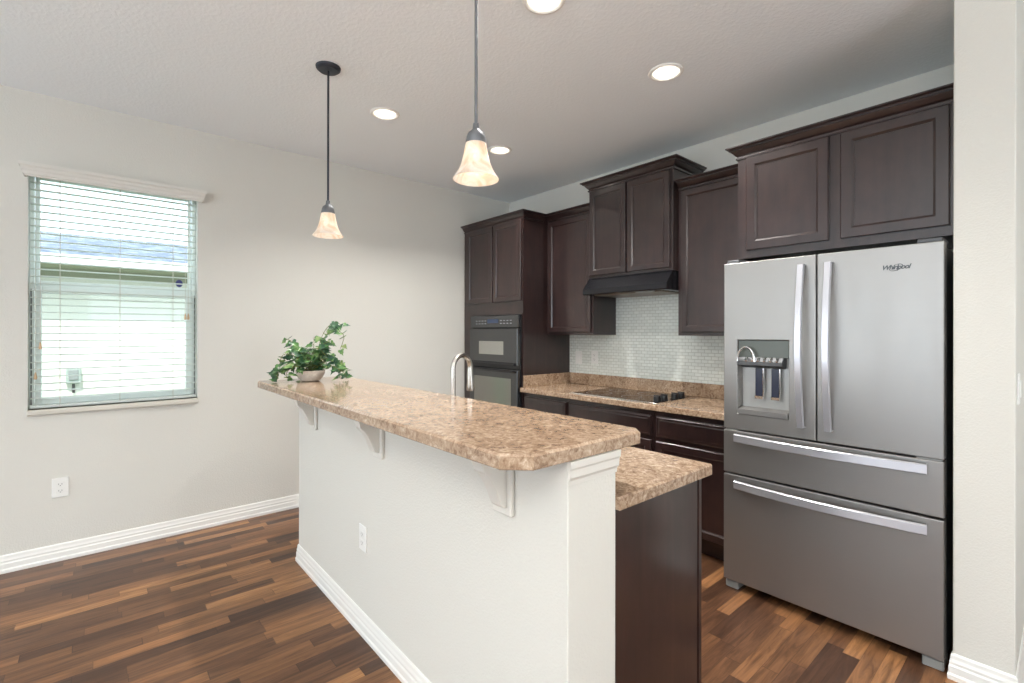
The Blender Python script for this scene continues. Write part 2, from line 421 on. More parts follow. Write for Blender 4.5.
obj('pane', B(-.098, -.094, sy0+.024, sy1-.03, WZ0+.05, zm-.04), M['glass'], win)
obj('pane', B(-.130, -.126, sy0+.015, sy1-.015, zm+.03, WZ1-.04), M['glass'], win)
bm = bmesh.new(); box(bm, -.0845, -.083, WY0+.006, WY0+.011, WZ0+.02, zm-.02); box(bm, -.0845, -.083, WY1-.011, WY1-.006, WZ0+.02, zm-.02)
obj('gap_shadow', bm, M['slot'], win)  # dark strips stand in for the shaded gap between frame and sash
bm = bmesh.new(); box(bm, -.1205, -.1195, 0, 0, 0, 0) if 0 else None
box(bm, -.123, -.1215, -3.12, -3.03, zm+.055, zm+.067)
stk = obj('sticker', bm, M['white_plastic'], win, label='white paper sticker strip with red line')
bm = bmesh.new(); lathe(bm, [(0, 0), (.026, 0), (.026, .0015), (0, .0015)], (0, 0, 0), 24, (1, .8))
bmesh.ops.rotate(bm, verts=bm.verts, cent=(0, 0, 0), matrix=Matrix.Rotation(math.pi/2, 3, 'Y')); bmesh.ops.translate(bm, verts=bm.verts, vec=(-.1215, -2.985, zm+.065))
obj('seal', bm, plain('navy_seal', srgb(60, 60, 120), .4), win, label='small navy oval seal')
ws = struct('trim_2', B(-.085, .022, WY0-.004, WY1+.004, WZ0-.032, WZ0, bev=.004), M['stone_sill'])

bl = thing('window_blind', (-.035, -3.314, .94), 'white horizontal slat blind hanging in the window with open slats', 'blind')
bm = bmesh.new(); z = .990
while z < 2.345:
    # slightly crowned slat
    cx = -.036; ya, yb = WY0+.008, WY1-.008
    prism(bm, [(cx-.024, z), (cx, z+.003), (cx+.024, z), (cx+.024, z+.0028), (cx, z+.0058), (cx-.024, z+.0028)], 'y', ya, yb)
    z += .0432
obj('slats', bm, M['slat'], bl)
obj('bottom_rail', B(-.061, -.011, WY0+.008, WY1-.008,   .933, .951, bev=.003), M['slat'], bl)
obj('head_rail', B(-.064, -.008, WY0+.006, WY1-.006, 2.345, 2.370, bev=.002), M['white_plastic'], bl)
VAL = [(0, 2.306), (.010, 2.306), (.014, 2.314), (.020, 2.318), (.022, 2.334), (.030, 2.344), (.032, 2.356), (.042, 2.366), (.044, 2.383), (0, 2.383)]
pr = [(o*.7, z) for o, z in VAL]
obj('valance', sweep(bmesh.new(), [(.001, -2.872), (.030, -2.872), (.030, -3.744), (.001, -3.744)][::-1], pr), M['soft_white'], bl)
for y in (-3.60, -3.314, -3.03):
    bm = bmesh.new()
    for dx in (-.062, -.010): tube(bm, [(dx, y, .94), (dx, y, 2.35)], .0011, 6)
    obj('ladder_cord', bm, M['cord'], bl)
for y, zb in ((-3.685, 1.31), (-3.705, 1.13), (-2.945, 1.50), (-2.962, 1.50)):
    bm = bmesh.new(); tube(bm, [(-.004, y, zb), (-.004, y, 2.35)], .001, 6)
    c = obj('pull_cord', bm, M['cord'], bl)
    obj('tassel', lathe(bmesh.new(), [(.003, .03), (.007, .004), (.008, 0), (.006, -.012), (0, -.012)], (-.004, y, zb-.01), 12), M['tas'], c)

# ------------------------------------------------------------------ outside: the neighbour's house
nb = thing('neighbour_house', (-3.5, -2.5, -.25), 'white rendered house with grey shingle roof outside the window', 'house')
obj('wall', B(-7.5, -3.0, -12, 6, -.25, 2.08), M['stucco'], nb)
bm = bmesh.new(); box(bm, -3.0, -2.60, -12.3, 6.3, 2.065, 2.085); box(bm, -3.0, -2.985, -12, 6, 1.985, 2.065)
obj('soffit', bm, M['soffit'], nb)
obj('fascia', B(-2.60, -2.56, -12.3, 6.3, 2.075, 2.175), M['trim'], nb)
bm = bmesh.new(); prism(bm, [(-2.56, 2.16), (-5.6, 2.84), (-8.6, 2.16)], 'y', -12.4, 6.4)
obj('roof', bm, M['shingle'], nb)
mt = thing('meter_box', (-2.95, -3.62, .80), 'grey electric meter box on the white wall outside the window', 'meter box')
obj('body', B(-3.0, -2.92, -3.675, -3.555, .84, 1.01, bev=.008), M['meter_grey'], mt)
obj('cover', B(-2.92, -2.905, -3.655, -3.575, .88, .99, bev=.006), M['grey_plastic'], mt)
obj('conduit', tube(bmesh.new(), [(-2.96, -3.615, .84), (-2.96, -3.615, .74)], .012, 10), M['slot'], mt)

# ------------------------------------------------------------------ ceiling lights
def downlight(x, y, label, e=10):
    t = thing('recessed_downlight', (x, y, H), label, 'ceiling light', 'round white recessed downlights in the kitchen ceiling')
    obj('trim_ring', lathe(bmesh.new(), [(.070, -.0005), (.072, -.006), (.080, -.009), (.090, -.006), (.093, -.0005)], (x, y, H), 40, cap=False), M['trim'], t, True)
    bm = lathe(bmesh.new(), [(.071, -.001), (.068, -.004), (.050, -.0035), (.046, -.0015)], (x, y, H), 40, cap=False)
    obj('baffle', bm, plain('lit_baffle', (1, .95, .86, 1), .5, 0, .5, 1.0, (1, .88, .72, 1)), t, True)
    obj('lamp', lathe(bmesh.new(), [(0, -.010), (.03, -.009), (.042, -.003), (.042, -.001)], (x, y, H), 32), M['downlight_bulb'], t, True)
    l = bpy.data.lights.new('downlight_glow', 'AREA'); l.shape = 'DISK'; l.size = .08; l.energy = e; l.color = (1, .97, .93); l.spread = math.radians(125)
    lo = bpy.data.objects.new('downlight_glow', l); COL.objects.link(lo); lo.parent = t; lo.location = (0, 0, -.014)
downlight(1.112, -2.013, 'round recessed ceiling downlight behind the far pendant lamp, nearest the window wall')
downlight(1.119, -1.055, 'round recessed ceiling downlight showing just right of the near pendant glass shade')
downlight(2.579, -1.080, 'round recessed ceiling downlight in front of the cabinets above the refrigerator')
downlight(2.552, -1.985, 'recessed ceiling downlight cut off by the top edge of the picture')

def uplight(x, y, label, e):  # invented lamp, added out of view to brighten the room off the ceiling
    t = thing('fill_lamp', (x, y, 0), label, 'fill lamp')
    obj('base', lathe(bmesh.new(), [(0, 0), (.14, 0), (.14, .012), (.05, .03), (.012, .04), (0, .04)], (x, y, 0), 36), M['bronze'], t, True)
    obj('pole', tube(bmesh.new(), [(x, y, .03), (x, y, 1.70)], .011, 12), M['bronze'], t, True)
    obj('lamp_shade', lathe(bmesh.new(), [(.02, 1.69), (.06, 1.70), (.13, 1.745), (.17, 1.80), (.165, 1.80), (.125, 1.752), (.06, 1.71), (.02, 1.70)], (x, y, 0), 40, cap=False), M['white_plastic'], t, True)
    l = bpy.data.lights.new('fill_lamp_glow', 'AREA'); l.shape = 'DISK'; l.size = .22; l.energy = e; l.color = (1, .975, .94)
    lo = bpy.data.objects.new('fill_lamp_glow', l); COL.objects.link(lo); lo.parent = t; lo.location = (0, 0, 1.76); lo.rotation_euler = (math.pi, 0, 0)
uplight(4.8, -4.5, 'bronze torchiere added unseen behind the viewpoint to bounce light off the ceiling', 104)
def pendant(x, y, label):
    t = thing('pendant_lamp', (x, y, H), label, 'pendant lamp', 'bell glass pendant lamps over the bar')
    obj('canopy', lathe(bmesh.new(), [(0, -.022), (.05, -.020), (.062, -.010), (.064, 0), (0, 0)], (x, y, H), 40), M['bronze'], t, True)
    obj('rod', tube(bmesh.new(), [(x, y, 2.075), (x, y, H-.015)], .0055, 12), M['pewter'] if x > 2 else M['bronze'], t, True)
    obj('socket_cap', lathe(bmesh.new(), [(.0, 2.098), (.010, 2.096), (.012, 2.078), (.016, 2.072), (.026, 2.064), (.032, 2.050), (.035, 2.034), (.035, 2.026), (0, 2.026)], (x, y, 0), 32), M['pewter'], t, True)
    out = [(.0335, 2.034), (.036, 2.022), (.039, 2.004), (.043, 1.984), (.049, 1.960), (.058, 1.938), (.068, 1.922), (.077, 1.911), (.0785, 1.907)]
    inn = [(.076, 1.907), (.066, 1.920), (.056, 1.937), (.047, 1.960), (.041, 1.984), (.037, 2.004), (.034, 2.022), (.031, 2.030)]
    sh = obj('glass_shade', lathe(bmesh.new(), out+inn, (x, y, 0), 48, cap=False), M['shade'], t, True)
    obj('bulb', lathe(bmesh.new(), [(0, 1.935), (.008, 1.938), (.012, 1.95), (.012, 1.985), (.008, 2.02), (0, 2.022)], (x, y, 0), 20), M['bulb'], t, True)
    l = bpy.data.lights.new('pendant_glow', 'POINT'); l.energy = .055; l.color = (1, .89, .74); l.shadow_soft_size = .014
    lo = bpy.data.objects.new('pendant_glow', l); COL.objects.link(lo); lo.parent = t; lo.location = (0, 0, 1.922-H)
for x, y, lb in ((4.55, -2.1, 'added unseen fill downlight in the passage right of the refrigerator wall'), (4.9, -4.9, 'added unseen fill downlight over the living area behind the viewpoint'),
                 (2.4, -4.6, 'added unseen fill downlight over the dining space near the window wall')): downlight(x, y, lb, 3 if x == 4.55 else 5)  # extra downlights added out of view to lift the room light
pendant(1.418, -2.490, 'smaller-looking pendant lamp with bell glass shade and dark canopy, towards the window')
pendant(2.708, -2.460, 'nearer pendant lamp with alabaster bell shade over the bar middle')

# ------------------------------------------------------------------ oven tower
TX0, TX1, TYF = .012, .897, -.606
t = thing('oven_tower_cabinet', ((TX0+TX1)/2, -.3, 0), 'tall espresso cabinet housing the wall ovens, in the room corner', 'cabinet')
bm = bmesh.new()
box(bm, TX0, TX1, TYF, -.002, 1.555, 2.445); box(bm, TX0, TX1, TYF+.07, -.002, 0, .10); box(bm, TX0, TX1, TYF, -.002, .10, .43)
box(bm, TX0, .172, TYF, -.002, .43, 1.555); box(bm, .877, TX1, TYF, -.002, .43, 1.555); box(bm, .172, .877, -.03, -.002, .43, 1.555)
obj('body', bm, M['wood'], t)
TD = TYF-.02
for a, b in ((.075, .478), (.492, .880)): obj('door', door_panel(bmesh.new(), a, b, 1.672, 2.386, TD), M['wood'], t)
obj('drawer', door_panel(bmesh.new(), .075, .880, .13, .40, TD, kind='drawer'), M['wood'], t)
crown(TX0, TX1, TYF, -.3625, 2.388, t, 1, left=False)
# ovens
ov = thing('wall_oven', (.52, -.62, .44), 'black built-in microwave and oven combination in the tall cabinet', 'oven')
YO = -.646
obj('housing', B(.178, .872, TYF+.02, -.06, .44, 1.55), M['black_plastic'], ov)
obj('frame', B(.168, .882, TYF-.012, TYF-.001, .435, 1.552, bev=.003), M['black'], ov)
cp = obj('control_panel', B(.172, .878, YO, TYF-.012, 1.435, 1.548, bev=.004), M['oven_black'], ov)
obj('display', B(.44, .60, YO-.0015, YO, 1.478, 1.515), plain('display_blue', srgb(60, 72, 96), .2), cp)
for r_ in range(2):
    for k in range(12): 
        xx = .26+k*.046
        if .42 < xx < .62: continue
        obj('button_marking', B(xx, xx+.022, YO-.0015, YO, 1.472+r_*.026, 1.478+r_*.026), M['mark'], cp)
d = obj('microwave_door', B(.172, .878, YO-.012, TYF-.012, 1.098, 1.426, bev=.006, seg=2), M['oven_black'], ov)
obj('door_window', B(.325, .690, YO-.0135, YO-.012, 1.190, 1.312), M['microwave_pane'], d)
obj('handle', B(.20, .85, YO-.030, YO-.010, 1.100, 1.122, bev=.006, seg=2), M['black'], d)
d = obj('oven_door', B(.172, .878, YO-.012, TYF-.012, .46, 1.062, bev=.006, seg=2), M['oven_black'], ov)
obj('door_window', B(.250, .795, YO-.0135, YO-.012, .60, .982), M['oven_pane'], d)
bm = bmesh.new(); tube(bm, [(.20, YO-.012, 1.046), (.20, YO-.045, 1.048), (.24, YO-.052, 1.048), (.81, YO-.052, 1.048), (.85, YO-.045, 1.048), (.85, YO-.012, 1.046)], .009, 12)
obj('handle', bm, M['black'], d, True)

# ------------------------------------------------------------------ wall cabinets
def upper(name, x0, x1, yf, z0, z1, doors, label, c=(1, True, True), stile=.040, ctop=None, group=None):
    t = thing(name, ((x0+x1)/2, yf/2, z0), label, 'cabinet', group)
    bm = bmesh.new(); box(bm, x0, x1, yf, 0, z0+.02, z1+.045); box(bm, x0, x0+.018, yf, 0, z0, z0+.02); box(bm, x1-.018, x1, yf, 0, z0, z0+.02)
    box(bm, x0+.018, x1-.018, yf, yf+.02, z0, z0+.02)
    bmesh.ops.remove_doubles(bm, verts=bm.verts, dist=1e-5)
    obj('body', bm, M['wood'], t)
    for a, b, c0, c1 in doors: obj('door', door_panel(bmesh.new(), a, b, c0, c1, yf-.02, stile=stile), M['wood'], t)
    crown(x0, x1, yf, 0, z1-.004, t, c[0], c[1], c[2]); return t
upper('wall_cabinet', .8973, 1.437, -.310, 1.372, 2.398, [(.925, 1.418, 1.395, 2.386)], 'single-door espresso wall cabinet between the oven tower and the hood cabinet', (1, False, False))
upper('wall_cabinet', 1.441, 2.202, -.368, 1.834, 2.548, [(1.456, 1.808, 1.852, 2.538), (1.824, 2.180, 1.852, 2.538)], 'raised two-door espresso cabinet mounted above the black range hood', (1.08, True, True))
upper('wall_cabinet', 2.208, 2.760, -.310, 1.372, 2.398, [(2.236, 2.742, 1.395, 2.386)], 'single-door espresso wall cabinet between the hood and the refrigerator', (1, False, False))
upper('wall_cabinet', 2.764, 3.708, -.620, 1.816, 2.392, [(2.816, 3.224, 1.858, 2.384), (3.274, 3.680, 1.858, 2.384)], 'wide deep two-door espresso cabinet above the stainless refrigerator', (1, True, False), .046)

# range hood
hd = thing('range_hood', (1.82, -.25, 1.69), 'black under-cabinet range hood below the raised cabinet', 'range hood')
bm = bmesh.new()
prism(bm, [(0-.012, 1.832), (-.372, 1.832), (-.452, 1.738), (-.456, 1.700), (-.450, 1.692), (-.012, 1.692)], 'x', 1.443, 2.200, bev=.003)
obj('shell', bm, M['black'], hd)
obj('filter', B(1.52, 2.12, -.40, -.08, 1.686, 1.693, bev=.002), plain('grease_filter', srgb(130, 118, 105), .4, .8), hd)
bm = bmesh.new()
obj('lamp_lens', B(1.93, 2.08, -.43, -.405, 1.684, 1.693, bev=.002), M['grey_plastic'], hd)
obj('switch', B(2.02, 2.035, -.382, -.374, 1.805, 1.820), M['grey_plastic'], hd)

# backsplash tile
struct('trim_3', B(.897, 2.762, -.008, 0, 1.012, 1.83), M['tile'])

# ------------------------------------------------------------------ base cabinets, counter, cooktop
BY = -.600; BD = BY-.02
def base_unit(x0, x1, fronts, label):
    t = thing('base_cabinet', ((x0+x1)/2, -.3, 0), label, 'cabinet')
    bm = bmesh.new(); box(bm, x0, x1, BY, -.01, .10, .873); box(bm, x0, x1, BY+.065, -.01, 0, .10)
    obj('body', bm, M['wood'], t)
    for k, a, b, c0, c1 in fronts:
        obj('drawer' if k == 'drawer' else 'door', door_panel(bmesh.new(), a, b, c0, c1, BD, kind=k), M['wood'], t)
    return t
base_unit(.90, 1.425, [('drawer', .915, 1.412, .700, .838), ('door', .915, 1.412, .128, .672)], 'narrow espresso base cabinet beside the oven tower, mostly behind the bar')
base_unit(1.428, 2.200, [('drawer', 1.442, 2.184, .700, .838), ('door', 1.442, 1.806, .128, .672), ('door', 1.820, 2.184, .128, .672)], 'wide espresso base cabinet under the black glass cooktop')
base_unit(2.203, 2.756, [('drawer', 2.222, 2.738, .700, .838), ('door', 2.222, 2.738, .128, .672)], 'espresso base cabinet next to the refrigerator')
ct = thing('kitchen_countertop', (1.83, -.32, .875), 'tan mottled laminate worktop along the tiled wall holding the cooktop', 'countertop')
bm = bmesh.new(); box(bm, .899, 2.762, -.645, -.009, .875, .914, bev=.004, seg=2)
obj('top', bm, M['laminate'], ct)
obj('back_upstand', B(.919, 2.762, -.028, -.009, .914, 1.016, bev=.003), M['laminate'], ct)
obj('side_upstand', B(.899, .918, -.610, -.009, .914, 1.016, bev=.003), M['laminate'], ct)
ck = thing('cooktop', (1.84, -.345, .914), 'black glass electric cooktop set into the tan worktop', 'cooktop')
obj('glass_plate', B(1.462, 2.222, -.606, -.085, .9145, .9215, bev=.0015), M['black_glass'], ck)
bm = bmesh.new(); box(bm, 1.458, 2.226, -.611, -.605, .9145, .9225, bev=.001); box(bm, 2.221, 2.226, -.605, -.085, .9145, .9225)
obj('steel_edge', bm, M['chrome'], ck)
for x, y, r in ((1.62, -.46, .10), (1.62, -.21, .075), (1.92, -.46, .075), (1.92, -.21, .10)):
    bm = lathe(bmesh.new(), [(r, 0), (r, .0004), (r-.004, .0004), (r-.004, 0)], (x, y, .9216), 40, cap=False)
    obj('burner_ring', bm, M['ring'], ck)
for y in (-.515, -.430, -.290, -.205):
    bm = lathe(bmesh.new(), [(0, .032), (.022, .032), (.025, .028), (.026, .004), (.029, .002), (.029, 0)], (2.168, y, .9216), 28)
    k = obj('knob', bm, M['black_plastic'], ck, True)
    obj('pointer', B(2.142, 2.194, y-.005, y+.005, .9528, .9620, bev=.002), M['black_plastic'], k)

# ------------------------------------------------------------------ outlets and switches
def plate(name, cx, cy, cz, face, label, kind='outlet', cat='outlet', wd=.076, ht=.118):
    """face: 'x+' or 'y-' ; returns thing"""
    t = thing(name, (cx, cy, cz), label, cat)
    def bx(u0, u1, d0, d1, z0, z1, bev=0):
        if face == 'x+': return B(cx+d0, cx+d1, cy+u0, cy+u1, cz+z0, cz+z1, bev=bev)
        return B(cx+u0, cx+u1, cy-d1, cy-d0, cz+z0, cz+z1, bev=bev)
    obj('cover_plate', bx(-wd/2, wd/2, 0, .006, -ht/2, ht/2, .0025), M['white_plastic'], t)
    if kind == 'outlet':
        for s in (-1, 1):
            r = obj('receptacle', bx(-.017, .017, .006, .0085, s*.0195-.014, s*.0195+.014, .001), M['white_plastic'], t)
            bm = bmesh.new()
            for q in (bx(-.008, -.006, .0085, .0088, s*.0195-.003, s*.0195+.006), bx(.006, .008, .0085, .0088, s*.0195-.003, s*.0195+.006), bx(-.002, .002, .0085, .0088, s*.0195-.010, s*.0195-.006)):
                me = bpy.data.meshes.new('tmp'); q.to_mesh(me); bm.from_mesh(me); bpy.data.meshes.remove(me); q.free()
            obj('slots', bm, M['slot'], r)
    else:
        obj('rocker', bx(-.016, .016, .006, .010, -.033, .033, .002), M['white_plastic'], t)
    return t
plate('wall_outlet', .0, -3.596, .445, 'x+', 'white double outlet low on the wall under the window')
plate('island_outlet', 1.892, KY0, .443, 'y-', 'white double outlet on the textured front of the half wall')
plate('wall_switch', 1.014, -.008, 1.160, 'y-', 'white rocker switch plate on the tiles beside the oven tower', 'switch', 'switch', .080, .120)
plate('tile_outlet', 1.205, -.008, 1.170, 'y-', 'white outlet on the tiled backsplash, right of the rocker switch')
plate('hallway_switch', 3.888, -.745, 1.175, 'x+', 'white switch plate on the side of the wall at the right picture edge', 'switch', 'switch')

# ------------------------------------------------------------------ refrigerator
FX0, FX1, FY = 2.777, 3.686, -.821
fr = thing('refrigerator', ((FX0+FX1)/2, -.45, 0), 'stainless steel french door refrigerator with ice dispenser and two drawers', 'refrigerator')
obj('cabinet', B(FX0+.006, FX1-.004, -.745, -.04, .03, 1.752, bev=.004), M['dark_grey'], fr)
obj('base_grille', B(FX0+.05, FX1-.05, -.735, -.72, .012, .06), M['black_plastic'], fr)
for a, b in ((FX0+.004, FX0+.072), (FX1-.072, FX1-.002)):
    obj('foot', B(a, b, FY+.018, -.70, 0, .040, bev=.004), M['grey_plastic'], fr)
XM = 3.2265
def recess_door(x0, x1, z0, z1, yf, yb, hx0, hx1, hz0, hz1, dep):
    bm = bmesh.new(); e = .004
    def ring(pts, y): return [bm.verts.new((x, y, z)) for x, z in pts]
    R = lambda a, b, c, d_: [(a, c), (b, c), (b, d_), (a, d_)]
    L = [ring(R(x0, x1, z0, z1), yb), ring(R(x0, x1, z0, z1), yf+e), ring(R(x0+e, x1-e, z0+e, z1-e), yf),
         ring(R(hx0, hx1, hz0, hz1), yf), ring(R(hx0+.003, hx1-.003, hz0+.003, hz1-.003), yf+.004), ring(R(hx0+.006, hx1-.006, hz0+.006, hz1-.006), yf+dep)]
    for a, b in zip(L, L[1:]):
        for i in range(4): bm.faces.new((a[i], a[(i+1) % 4], b[(i+1) % 4], b[i]))
    bm.faces.new(L[0][::-1]); bm.faces.new(L[-1]); return bm
hx0, hx1, hz0, hz1 = 2.848, 3.108, .955, 1.356
ld = obj('left_door', recess_door(FX0, XM-.003, .872, 1.767, FY, -.752, hx0, hx1, hz0, hz1, .060), M['steel'], fr)
rd = obj('right_door', B(XM+.003, FX1, FY, -.752, .872, 1.767, bev=.004, seg=2), M['steel'], fr)
d1 = obj('drawer', B(FX0, FX1, FY, -.752, .634, .864, bev=.004, seg=2), M['steel'], fr)
d2 = obj('drawer', B(FX0, FX1, FY, -.752, .050, .624, bev=.004, seg=2), M['steel'], fr)
def bowbar(pts, wid, thk, vertical):
    """bowed flat handle bar; pts of centre line"""
    bm = bmesh.new(); rows = []
    for p in pts:
        p = Vector(p); a = Vector((wid/2, 0, 0)) if vertical else Vector((0, 0, wid/2)); n = Vector((0, thk/2, 0))
        rows.append([bm.verts.new(p+q) for q in (-a-n*.4, -a*.8-n, a*.8-n, a-n*.4, a+n, -a+n)])
    for r0, r1 in zip(rows, rows[1:]):
        for i in range(6): bm.faces.new((r0[i], r0[(i+1) % 6], r1[(i+1) % 6], r1[i]))
    bm.faces.new(rows[0][::-1]); bm.faces.new(rows[-1]); return bm
def vhandle(xc, z0, z1, par):
    pts = []
    for i in range(21):
        s = i/20; z_ = z0+(z1-z0)*s; bow = math.sin(math.pi*s)
        pts.append((xc, FY-.030-.040*bow, z_))
    pts = [(xc, FY-.001, z0+.004)]+pts+[(xc, FY-.001, z1-.004)]
    obj('handle', bowbar(pts, .030, .016, True), M['handle_steel'], par, True)
vhandle(3.168, .930, 1.722, ld); vhandle(3.283, .930, 1.722, rd)
def hhandle(zc, par):
    pts = []
    for i in range(25):
        s = i/24; x = 2.846+(3.636-2.846)*s; bow = math.sin(math.pi*s)
        pts.append((x, FY-.026-.032*bow, zc))
    pts = [(2.850, FY-.001, zc)]+pts+[(3.632, FY-.001, zc)]
    obj('handle', bowbar(pts, .042, .016, False), M['handle_steel'], par, True)
hhandle(.829, d1); hhandle(.579, d2)
for x0, x1 in ((FX0+.010, FX0+.075), (FX1-.090, FX1-.006)):
    obj('hinge_cover', B(x0, x1, FY+.006, -.74, .8645, .8715, bev=.001), M['grey_plastic'], fr)
    obj('hinge_cover', B(x0, x1, FY+.02, -.66, 1.7675, 1.786, bev=.004), M['dark_grey'], fr)
obj('gasket', B(FX0+.012, FX1-.012, -.752, -.745, .055, 1.76), M['dark_grey'], fr)
# dispenser
yb_ = FY+.060
cpn = obj('dispenser_panel', B(hx0+.005, hx1-.005, FY+.010, FY+.022, 1.262, hz1-.004, bev=.002), M['dispenser'], ld)
obj('dispenser_back', B(hx0+.007, hx1-.007, yb_-.004, yb_-.001, hz0+.03, 1.262), M['dispenser_light'], ld)
prism_pts = [(FY+.010, 1.262), (FY-.012, 1.240), (FY-.012, 1.222), (FY+.050, 1.205), (FY+.056, 1.262)]
dc = obj('dispenser_housing', prism(bmesh.new(), prism_pts, 'x', hx0+.008, hx1-.030, bev=.003), M['dark_grey'], ld)
bm = bmesh.new()
for i in range(6): tube(bm, [(hx0+.055+i*.030, FY-.015, 1.243), (hx0+.055+i*.030, FY+.004, 1.258)], .006, 8)
obj('button', bm, M['chrome'], dc)
pts = [(hx0+.010+.088*(1-math.cos(a))/2*1.0, FY-.016, 1.240+.075*math.sin(a)) for a in [math.pi*i/14 for i in range(15)]]
obj('water_spout_arch', tube(bmesh.new(), pts, .0055, 10), M['chrome'], dc, True)
for xa in (hx0+.085, hx0+.165):
    p = obj('paddle', B(xa, xa+.040, FY+.026, FY+.034, 1.055, 1.205, bev=.003), M['paddle'], ld)
    bm = bmesh.new(); box(bm, xa-.002, xa+.042, FY+.022, FY+.034, 1.044, 1.060, bev=.002); box(bm, xa+.040, xa+.044, FY+.022, FY+.034, 1.055, 1.205)
    obj('rim', bm, M['chrome'], p)
obj('drip_tray', prism(bmesh.new(), [(FY-.006, hz0+.004), (FY-.006, hz0+.030), (FY+.056, hz0+.040), (FY+.056, hz0+.004)], 'x', hx0+.006, hx1-.006, bev=.002), M['steel'], ld)
# logo lettering
def text_mesh(s, size, ext=.0006, shear=.35):
    cu = bpy.data.curves.new('lettering', 'FONT'); cu.body = s; cu.size = size; cu.extrude = ext; cu.shear = shear; cu.offset = .0008
    cu.align_x = 'CENTER'; cu.space_character = .86
    o = bpy.data.objects.new('lettering', cu); COL.objects.link(o)
    dg = bpy.context.evaluated_depsgraph_get(); me = bpy.data.meshes.new_from_object(o.evaluated_get(dg))
    bpy.data.objects.remove(o); bpy.data.curves.remove(cu); bm = bmesh.new(); bm.from_mesh(me); bpy.data.meshes.remove(me); return bm
bm = text_mesh('Whirlpool', .027)
bmesh.ops.rotate(bm, verts=bm.verts, cent=(0, 0, 0), matrix=Matrix.Rotation(math.pi/2, 3, 'X'))
bmesh.ops.translate(bm, verts=bm.verts, vec=(3.528, FY-.0008, 1.666))
# swoosh ring through the middle of the word
pts = []
for i in range(29):
    a = math.radians(200+300*i/28); pts.append((3.530+.020*math.cos(a)+.010*math.sin(a), FY-.001, 1.673+.014*math.sin(a)))
tube(bm, pts, [.0006+.0011*math.sin(math.pi*i/28) for i in range(29)], 6)
obj('logo', bm, plain('logo_grey', srgb(80, 84, 86), .35, .5), rd, label='dark grey script logo')

# ------------------------------------------------------------------ island: cabinets, lower worktop, bar top, corbels
IX0, IX1, IYF = 1.02, 3.150, -1.785
isl = thing('island_cabinet', ((IX0+IX1)/2, -2.0, 0), 'espresso island base cabinet with dark end panel behind the half wall', 'cabinet')
bm = bmesh.new(); box(bm, IX0, IX1-.016, KY1+.002, IYF, .10, .71)
for q in ((IX0, 1.62, KY1+.002, IYF), (2.45, IX1-.016, KY1+.002, IYF), (1.62, 2.45, KY1+.002, -2.11), (1.62, 2.45, IYF-.004, IYF)): box(bm, *q, .71, .876)
box(bm, IX0, IX1-.016, KY1+.002, IYF-.07, 0, .10)
obj('body', bm, M['wood'], isl)
obj('end_panel', prism(bmesh.new(), [(KY1+.002, 0), (KY1+.002, .876), (IYF-.018, .876), (IYF-.018, .10), (IYF-.07, .10), (IYF-.07, 0)], 'x', IX1-.016, IX1), M['wood'], isl)
obj('corner_strip', B(IX1-.030, IX1-.004, IYF-.018+.019, IYF+.022, .105, .872, bev=.002), M['wood'], isl)
def door_panel_back(x0, x1, z0, z1, y, kind='door'):
    bm = door_panel(bmesh.new(), x0, x1, z0, z1, 0, kind=kind)
    for v in bm.verts: v.co.y = y-v.co.y
    return bm
for a, b in ((1.04, 1.52), (1.53, 2.02), (2.03, 2.52), (2.53, 3.10)):
    obj('door', door_panel_back(a, b, .13, .672, IYF+.022), M['wood'], isl)
    obj('drawer', door_panel_back(a, b, .70, .86, IYF+.022, 'drawer'), M['wood'], isl)
# lower worktop with sink cut-out
lw = thing('island_worktop', (2.1, -2.0, .878), 'lower tan laminate worktop on the kitchen side of the island', 'countertop')
SX0, SX1, SY0, SY1 = 1.65, 2.42, -2.09, -1.80
xs = [IX0-.03, SX0, SX1, 3.176]; ys = [KY1+.001, SY0, SY1, -1.741]
bm = bmesh.new(); g = {}
for i, x in enumerate(xs):
    for j, y in enumerate(ys):
        for k, z in enumerate((.878, .916)):
            yy = y
            g[i, j, k] = bm.verts.new((x, yy, z))
for i in range(3):
    for j in range(3):
        if (i, j) == (1, 1): continue
        bm.faces.new((g[i, j, 1], g[i+1, j, 1], g[i+1, j+1, 1], g[i, j+1, 1])); bm.faces.new((g[i, j, 0], g[i, j+1, 0], g[i+1, j+1, 0], g[i+1, j, 0]))
for i in range(3):
    for j in (0, 3): bm.faces.new((g[i, j, 0], g[i+1, j, 0], g[i+1, j, 1], g[i, j, 1]))
    for a in (0, 3): bm.faces.new((g[a, i, 0], g[a, i, 1], g[a, i+1, 1], g[a, i+1, 0]))
bm.faces.new((g[1, 1, 0], g[1, 1, 1], g[2, 1, 1], g[2, 1, 0])); bm.faces.new((g[1, 2, 0], g[2, 2, 0], g[2, 2, 1], g[1, 2, 1]))
bm.faces.new((g[1, 1, 0], g[1, 2, 0], g[1, 2, 1], g[1, 1, 1])); bm.faces.new((g[2, 1, 0], g[2, 1, 1], g[2, 2, 1], g[2, 2, 0]))
bmesh.ops.recalc_face_normals(bm, faces=bm.faces)
es = [e for e in bm.edges if all(v.co.z > .9 for v in e.verts) and len(e.link_faces) == 2 and e.calc_face_angle(0) > 1 and not all(abs(v.co.y-ys[0]) < 1e-4 for v in e.verts)]
ce = [e for e in bm.edges if abs(e.verts[0].co.x-3.176) < 1e-4 and abs(e.verts[1].co.x-3.176) < 1e-4 and abs(e.verts[0].co.y+1.741) < 1e-4 and abs(e.verts[1].co.y+1.741) < 1e-4]
bmesh.ops.bevel(bm, geom=es+ce, offset=.005, segments=1, affect='EDGES')
obj('top', bm, M['laminate'], lw)
